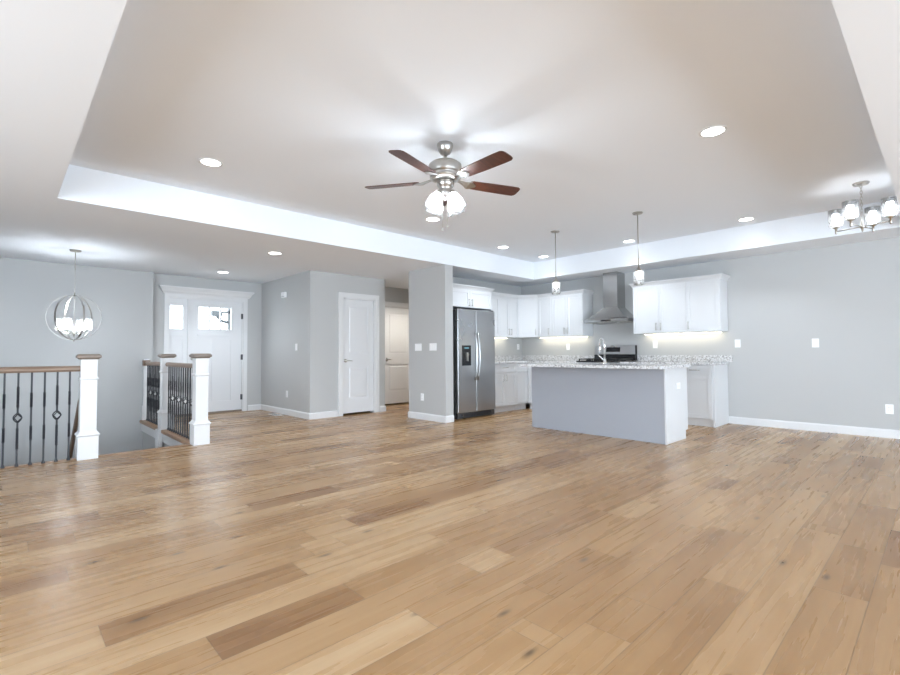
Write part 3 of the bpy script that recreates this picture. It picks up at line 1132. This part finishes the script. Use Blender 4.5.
m.hexa([(bgx(1.075) - .003, .27, 1.075), (bgx(1.075) + .002, .27, 1.075), (bgx(1.075) + .002, .53, 1.075), (bgx(1.075) - .003, .53, 1.075)],
       [(bgx(1.155) - .003, .27, 1.155), (bgx(1.155) + .002, .27, 1.155), (bgx(1.155) + .002, .53, 1.155), (bgx(1.155) - .003, .53, 1.155)])
m.obj('control_display', t)
MB(M_BLACK).box(.612, .683, -.004, -.0005, 1.03, 1.185).obj('side_trim', t)
MB(M_STEEL).box(.0, .03, .005, RW - .005, .16, .80).obj('oven_door', t, .004)
MB(M_BLACK).box(-.003, .0, .12, RW - .12, .35, .66).obj('oven_window', t)
MB(M_STEEL).tube([(-.05, .06, .74), (-.05, RW - .06, .74)], .012, 10).tube([(-.05, .08, .74), (.0, .08, .74)], .008, 8).tube([(-.05, RW - .08, .74), (.0, RW - .08, .74)], .008, 8).obj('oven_handle', t)
for k in range(5):
    MB(M_STEEL).lathe([(.022, 0), (.022, .02), (.016, .03)], (.03, .10 + .14 * k, .855), 16, M=Matrix.Rotation(-PI / 2, 4, 'Y')).obj('knob', t)
for yy in (.05, RW - .05):
    for xx in (.1, .6):
        MB(M_BLACK).lathe([(.02, 0.001), (.02, .06)], (xx, yy, 0), 10).obj('foot', t)

t = thing('range_hood', 'stainless pyramid chimney range hood between the wall cabinets', 'range hood', (7.43, 3.60, 0))
hy, hw, hd_ = 0, .80, .458
m = MB(M_HOODST)
m.box(0, hd_, 0, hw, 1.585, 1.635)
n = 8
prev = None
for i in range(n + 1):
    s_ = i / n
    e = s_ ** .95
    x0 = 0 + e * .17
    y0 = 0 + e * .25
    y1 = hw - e * .29
    zz = 1.635 + .21 * (s_ ** 1.25)
    ring = [(x0, y0, zz), (hd_, y0, zz), (hd_, y1, zz), (x0, y1, zz)]
    if prev:
        m.hexa(prev, ring)
    prev = ring
m.obj('canopy', t)
MB(M_HOODST).box(.17, hd_, .25, .51, 1.845, 2.449).obj('chimney', t, .002)
MB(M_BLACK).box(-.002, 0, .29, .47, 1.598, 1.622).obj('control_strip', t)
m = MB(M_NICKEL)
m.box(.03, hd_ - .03, .03, hw - .03, 1.578, 1.584)
m.obj('filter', t)
for yy in (.2, .56):
    MB(M_PLATE).lathe([(.03, 1.573), (.03, 1.577)], (.10, yy, 0), 16).obj('hood_lamp', t)

# under-cabinet lights
for lab, a in (('slim lit strip under the wall cabinets on the side wall', (6.5, 7.3, 6.02, 6.05)),
               ('slim lit strip under the wall cabinets left of the range hood', (7.80, 7.83, 4.55, 5.6)),
               ('slim lit strip under the wall cabinets right of the range hood', (7.80, 7.83, 2.32, 3.48))):
    t = thing('under_cabinet_light', lab, 'light', ((a[0] + a[1]) / 2, (a[2] + a[3]) / 2, 1.369), 0, 'under-cabinet lights')
    wx_, wy_ = (a[1] - a[0]) / 2, (a[3] - a[2]) / 2
    MB(M_PLATE).box(-wx_, wx_, -wy_, wy_, -.012, -.0005).obj('housing', t)
    MB(M_LED).box(-wx_ + .004, wx_ - .004, -wy_ + .004, wy_ - .004, -.015, -.0125).obj('diffuser', t)


# ------------------------------------------------------------------ wall plates
def plate(label, pos, normal, gang=1, kind='switch'):
    """normal: '-x' or '-y'"""
    names = {'switch': 'light_switch', 'outlet': 'wall_outlet', 'blank': 'wall_plate'}
    t = thing(names[kind], label, {'switch': 'switch', 'outlet': 'outlet', 'blank': 'wall plate'}[kind], pos,
              -PI / 2 if normal == '-x' else 0)
    w = .0375 + .023 * (gang - 1)
    MB(M_PLATE).box(-w, w, -.006, -.0005, -.0585, .0585).obj('plate', t, .002)
    for g in range(gang):
        cx = (g - (gang - 1) / 2) * .046
        if kind == 'switch':
            MB(M_PLATE).box(cx - .0165, cx + .0165, -.009, -.006, -.033, .033).obj('rocker', t, .001)
        elif kind == 'outlet':
            m = MB(M_PLATE, M_HOLE)
            for dz in (-.02, .02):
                m.box(cx - .016, cx + .016, -.008, -.006, dz - .014, dz + .014)
                m.box(cx - .008, cx - .005, -.0083, -.008, dz - .005, dz + .006, 1).box(cx + .005, cx + .008, -.0083, -.008, dz - .005, dz + .006, 1)
            m.obj('receptacle', t)
    return t


plate('wide light switch plate nearer the hall on the grey partition beside the refrigerator', (XP, 5.98, 1.17), '-x', 3)
plate('wide light switch plate nearer the refrigerator on the grey partition', (XP, 5.615, 1.17), '-x', 3)
plate('white outlet low on the grey partition beside the refrigerator', (XP, 5.885, .362), '-x', 1, 'outlet')
plate('white light switch on the foyer wall right of the front door', (XC, 7.69, 1.19), '-x')
plate('white outlet low on the foyer wall right of the front door', (XC, 8.05, .366), '-x', 1, 'outlet')
plate('white outlet above the counter right of the range, under the wall cabinet', (XB, 3.345, 1.19), '-x', 1, 'outlet')
plate('white light switch on the back wall just right of the granite counter', (XB, 2.13, 1.186), '-x', 1)
plate('white light switch alone in the middle of the right wall', (XB, 1.21, 1.176), '-x', 1)
plate('white outlet low on the right wall near the photo edge', (XB, .506, .352), '-x', 1, 'outlet')
plate('white outlet above the counter left of the range', (XB, 5.01, 1.174), '-x', 1, 'outlet')
plate('white outlet above the counter on the kitchen side wall near the corner', (7.76, YK, 1.19), '-y', 1, 'outlet')
o = plate('white outlet on the white end panel of the island', (5.93, 2.249, .66), '-y', 1, 'outlet')
o.rotation_euler = (0, PI / 2, 0)
t = thing('door_chime', 'small white door chime box high on the foyer wall', 'door chime', (XC, 8.15, 2.13), -PI / 2)
MB(M_PLATE).box(-.075, .075, -.045, -.0005, -.05, .05).obj('cover', t, .008)
MB(M_HOLE).box(-.05, .05, -.0458, -.045, -.034, -.031).box(-.05, .05, -.0458, -.045, -.026, -.023).obj('grille', t)
t = thing('floor_vent', 'white metal floor vent beside the foyer wall', 'vent', (3.53, 8.22, .0005))
m = MB(M_PLATE, M_HOLE)
m.box(-.065, .065, -.16, .16, 0, .005)
m.obj('frame', t)
m = MB(M_HOLE)
for k in range(9):
    m.box(-.045, .045, -.13 + .03 * k, -.118 + .03 * k, .0052, .006)
m.obj('louvre', t)


# ------------------------------------------------------------------ ceiling lights
SPOT = bpy.data.lights.new('downlight_lamp', 'SPOT')
SPOT.energy = 38
SPOT.spot_size = math.radians(115)
SPOT.spot_blend = .7
SPOT.shadow_soft_size = .07
SPOT.color = (0.85, 0.925, 1.0)


def downlight(label, x, y, z):
    t = thing('recessed_light', label, 'ceiling light', (x, y, z), 0, 'recessed ceiling lights')
    MB(M_PLATE).lathe([(.078, 0), (.095, -.001), (.095, -.004), (.078, -.007)], (0, 0, 0), 28, cap=False).obj('trim_ring', t)
    MB(M_CAN).lathe([(.0775, -.002), (.0775, -.004)], (0, 0, 0), 28).obj('lens', t)
    o = bpy.data.objects.new('lamp', SPOT)
    C.objects.link(o)
    o.parent = t
    o.location = (0, 0, -.012)
    return t


downlight('round recessed light in the tray ceiling above and behind the viewpoint', 1.31, 1.2, T)
ref = downlight('round recessed light in the tray ceiling, upper left of the fan', 1.31, 4.43, T)
for lab, p in (('round recessed light in the tray ceiling just below the fan lights', (3.933, 4.44, T)),
               ('round recessed light in the tray ceiling, nearest above the refrigerator', (5.815, 4.87, T)),
               ('round recessed light left of the left pendant, over the kitchen corner', (6.93, 4.876, T)),
               ('round recessed light between the two pendants', (6.94, 3.309, T)),
               ('round recessed light between the right pendant and the dining chandelier', (6.91, 1.733, T)),
               ('largest round recessed light, in the tray ceiling right of the fan', (3.947, 1.196, T)),
               ('round recessed light in the low ceiling in front of the foyer', (2.68, 6.276, H)),
               ('round recessed light in the low ceiling just before the front door', (2.663, 8.305, H))):
    dup(ref, p, label=lab)


hl = dup(ref, (6.05, 7.05, H), label='round recessed light in the hall ceiling behind the grey partition')
for ch in hl.children:
    if ch.type == 'LIGHT':
        ch.data = SPOT.copy()
        ch.data.energy = 70
        ch.data.spot_size = math.radians(150)
        ch.data.color = (1.0, 0.93, 0.82)


def disc_canopy(parent, r=.062, h=.022, z=0.0):
    return MB(M_NICKEL).lathe([(r * .97, z), (r, z - .006), (r * .85, z - h * .8), (.012, z - h)], (0, 0, 0), 28).obj('canopy', parent)


def pendant(label, x, y):
    t = thing('pendant_light', label, 'pendant light', (x, y, T), 0, 'pendants over the island')
    disc_canopy(t)
    MB(M_NICKEL).tube([(0, 0, -.02), (0, 0, -.69)], .006, 10).obj('rod', t)
    MB(M_NICKEL).lathe([(.010, -.665), (.018, -.68), (.030, -.70), (.052, -.715), (.055, -.722), (.010, -.724)]).obj('socket_cap', t)
    g = MB(M_CLEAR).lathe([(.057, -.724), (.060, -.73), (.060, -.885), (.057, -.885), (.057, -.73)], cap=False).obj('glass_shade', t)
    MB(M_FROST).lathe([(.034, -.735), (.040, -.745), (.040, -.865), (.034, -.872)]).obj('inner_shade', t)
    return t


pn = pendant('left pendant light with white glass cylinder over the island', 5.60, 3.738)
dup(pn, (5.60, 2.556, T), label='right pendant light with white glass cylinder, beside the range hood')


def chain(parent, z0, z1, name='chain'):
    m = MB(M_NICKEL)
    n = max(2, int((z0 - z1) / .03))
    st_ = (z0 - z1) / n
    for i in range(n):
        zc = z0 - st_ * (i + .5)
        pts = []
        for k in range(10):
            a = 2 * PI * k / 10
            u, v = .009 * math.cos(a), .021 * math.sin(a)
            pts.append((u, 0, zc + v) if i % 2 else (0, u, zc + v))
        m.tube(pts, .0025, 6, closed=True)
    return m.obj(name, parent)


# orb chandelier
t = thing('orb_chandelier', 'orb chandelier of metal rings with glass lights over the stairwell', 'chandelier', (.68, 7.83, H))
disc_canopy(t, .065, .025)
MB(M_NICKEL).tube([(0, 0, -.02), (0, 0, -.27)], .005, 8).obj('cord', t)
chain(t, -.27, -.50)
MB(M_NICKEL).tube([(0, 0, -.49), (0, 0, -.60)], .007, 8).obj('loop', t)
RC, RR = -.885, .292
VA = math.atan2(7.83, .68)
for k, off in enumerate((80, 20, -40)):
    a = VA + math.radians(off)
    pts = [(RR * math.cos(q) * math.cos(a), RR * math.cos(q) * math.sin(a), RC + RR * math.sin(q)) for q in [2 * PI * i / 56 for i in range(56)]]
    m = MB(M_NICKEL)
    # flat band ring
    d = Vector((-math.sin(a), math.cos(a), 0))
    rings = []
    for p in pts:
        p = Vector(p)
        rad = (p - Vector((0, 0, RC))).normalized()
        rings.append([m.bm.verts.new(p + d * s1 * .011 + rad * s2 * .0025) for s1, s2 in ((-1, -1), (1, -1), (1, 1), (-1, 1))])
    for i in range(len(rings)):
        A_, B_ = rings[i], rings[(i + 1) % len(rings)]
        for q in range(4):
            w_ = (q + 1) % 4
            f = m.bm.faces.new((A_[q], A_[w_], B_[w_], B_[q]))
            f.smooth = False
    m.obj('ring', t)
MB(M_NICKEL).lathe([(.004, -.595), (.014, -.60), (.006, -.62), (.006, -1.05), (.016, -1.07), (.022, -1.09), (.010, -1.11), (.006, -1.165), (.010, -1.18), (.003, -1.20)]).obj('stem', t)
for k in range(4):
    a = VA + math.radians(90 * k + 60)
    ca_, sa_ = math.cos(a), math.sin(a)
    rr = .15
    m = MB(M_NICKEL)
    m.tube([(0.01 * ca_, .01 * sa_, -1.075), (.06 * ca_, .06 * sa_, -1.095), (.11 * ca_, .11 * sa_, -1.085), (rr * ca_, rr * sa_, -1.055)], .0045, 8)
    m.lathe([(.018, -1.058), (.026, -1.050), (.012, -1.040)], (rr * ca_, rr * sa_, 0), 16)
    arm = m.obj('arm', t)
    MB(M_MILK).lathe([(.050, -1.045), (.055, -1.04), (.055, -.90), (.052, -.90), (.052, -1.04)], (rr * ca_, rr * sa_, 0), 20, cap=False).obj('glass_shade', arm)
    MB(M_BULB).lathe([(.010, -1.03), (.018, -1.01), (.020, -.98), (.012, -.94), (.003, -.92)], (rr * ca_, rr * sa_, 0), 12).obj('bulb', arm)

# dining chandelier
t = thing('dining_chandelier', 'nickel chandelier with four upturned glass shades at the right edge', 'chandelier', (6.29, .556, T))
disc_canopy(t, .07, .025)
chain(t, -.02, -.30)
MB(M_NICKEL).lathe([(.006, -.29), (.012, -.30), (.010, -.40), (.014, -.42), (.024, -.435), (.024, -.455), (.012, -.465), (.008, -.49), (.004, -.50)]).obj('stem', t)
for k in range(4):
    a = math.radians(73 + 90 * k)
    ca_, sa_ = math.cos(a), math.sin(a)
    rr = .224
    cx, cy = rr * ca_, rr * sa_
    m = MB(M_NICKEL)
    m.tube([(.015 * ca_, .015 * sa_, -.445), (rr * ca_, rr * sa_, -.445)], .0065, 8)
    m.lathe([(.006, -.475), (.011, -.465), (.010, -.42), (.030, -.408), (.034, -.396), (.012, -.392)], (cx, cy, 0), 16)
    arm = m.obj('arm', t)
    MB(M_CLEAR).lathe([(.046, -.397), (.058, -.392), (.064, -.37), (.066, -.222), (.0625, -.222), (.060, -.37), (.050, -.388)], (cx, cy, 0), 24, cap=False).obj('glass_shade', arm)
    MB(M_FROST).lathe([(.022, -.385), (.038, -.375), (.041, -.36), (.041, -.265), (.034, -.262)], (cx, cy, 0), 20).obj('inner_shade', arm)

# ceiling fan
FXC, FYC = 2.585, 2.765
t = thing('ceiling_fan', 'brushed nickel ceiling fan with five dark wood blades and lights', 'ceiling fan', (FXC, FYC, T))
MB(M_NICKEL).lathe([(.064, 0), (.066, -.012), (.058, -.05), (.040, -.082), (.022, -.092)], seg=32).obj('canopy', t)
MB(M_NICKEL).lathe([(.0125, -.09), (.0125, -.15)], seg=16).obj('downrod', t)
MB(M_NICKEL).lathe([(.02, -.135), (.055, -.142), (.110, -.158), (.132, -.175), (.136, -.20), (.136, -.235), (.130, -.25), (.118, -.26),
                    (.126, -.268), (.126, -.285), (.10, -.30), (.07, -.305)], seg=40).obj('motor_housing', t)
MB(M_NICKEL).lathe([(.065, -.304), (.072, -.315), (.070, -.345), (.055, -.36), (.048, -.385), (.060, -.395), (.060, -.42), (.04, -.435), (.012, -.44), (.008, -.46), (.003, -.465)], seg=32).obj('light_kit', t)
BZ = -.305
for k in range(5):
    a = math.radians(226.9 + 5 - 36 + 72 * k)
    Rz = Matrix.Rotation(a, 4, 'Z')
    m = MB(M_BLADE)
    out = []
    r0, r1 = .215, .68
    prof = [(r0, .045), (r0 + .02, .056), (.40, .064), (.60, .068), (.655, .066), (.675, .052), (.68, .03)]
    top = [(x, y) for x, y in prof] + [(x, -y) for x, y in reversed(prof)]
    tilt = math.radians(-11)
    def P(x, y, z):
        return Rz @ Vector((x, y * math.cos(tilt), z + y * math.sin(tilt) + BZ))
    lo = [m.bm.verts.new(P(x, y, -.003)) for x, y in top]
    hi = [m.bm.verts.new(P(x, y, .003)) for x, y in top]
    m.bm.faces.new(lo[::-1])
    m.bm.faces.new(hi)
    for i in range(len(lo)):
        j = (i + 1) % len(lo)
        m.bm.faces.new((lo[i], lo[j], hi[j], hi[i]))
    bl = m.obj('blade', t)
    m = MB(M_NICKEL)
    shp = [(.095, .020), (.13, .018), (.17, .030), (.20, .048), (.225, .050), (.245, .030), (.27, .010)]
    top = shp + [(x, -y) for x, y in reversed(shp)]
    def P2(x, y, z):
        f = min(1, max(0, (x - .10) / .1))
        return Rz @ Vector((x, y * math.cos(tilt * f), z + y * math.sin(tilt * f) + BZ - .008 + (.03 * (1 - f))))
    lo = [m.bm.verts.new(P2(x, y, -.003)) for x, y in top]
    hi = [m.bm.verts.new(P2(x, y, .003)) for x, y in top]
    n_ = len(shp)
    for arr in (lo, hi):
        for i in range(n_ - 1):
            m.bm.faces.new((arr[i], arr[i + 1], arr[-2 - i], arr[-1 - i]))
    for i in range(len(lo)):
        j = (i + 1) % len(lo)
        m.bm.faces.new((lo[i], lo[j], hi[j], hi[i]))
    m.obj('blade_bracket', bl)
for k in range(4):
    a = math.radians(226.9 + 45 + 90 * k)
    # arm then bell shade tilted outwards and down
    R = Matrix.Rotation(a, 4, 'Z') @ Matrix.Rotation(math.radians(180 - 26), 4, 'Y')
    base_p = Vector((.075 * math.cos(a), .075 * math.sin(a), -.415))
    m = MB(M_NICKEL)
    m.tube([(.03 * math.cos(a), .03 * math.sin(a), -.405), tuple(base_p)], .009, 10)
    m.lathe([(.012, -.012), (.026, -.004), (.030, .018), (.026, .03)], tuple(base_p), 20, M=R)
    arm = m.obj('lamp_arm', t)
    MB(M_BELL).lathe([(.028, .012), (.036, .03), (.052, .06), (.062, .095), (.066, .125), (.073, .145), (.070, .145), (.063, .125), (.059, .095), (.049, .06), (.033, .03)],
                     tuple(base_p), 28, M=R, cap=False).obj('lamp_shade', arm)
    MB(M_FBULB).lathe([(.008, .03), (.014, .045), (.019, .065), (.015, .082), (.004, .09)], tuple(base_p), 14, M=R).obj('bulb', arm)
for dx, dz in ((-.018, -.66), (.022, -.69)):
    va = math.radians(226.9 - 90)
    px_, py_ = dx * math.cos(va), dx * math.sin(va)
    m = MB(M_NICKEL)
    m.tube([(px_, py_, -.43), (px_, py_, dz)], .0014, 6)
    m.lathe([(.003, dz), (.006, dz - .01), (.005, dz - .022), (.002, dz - .026)], (px_, py_, 0), 10)
    m.obj('pull_chain', t)
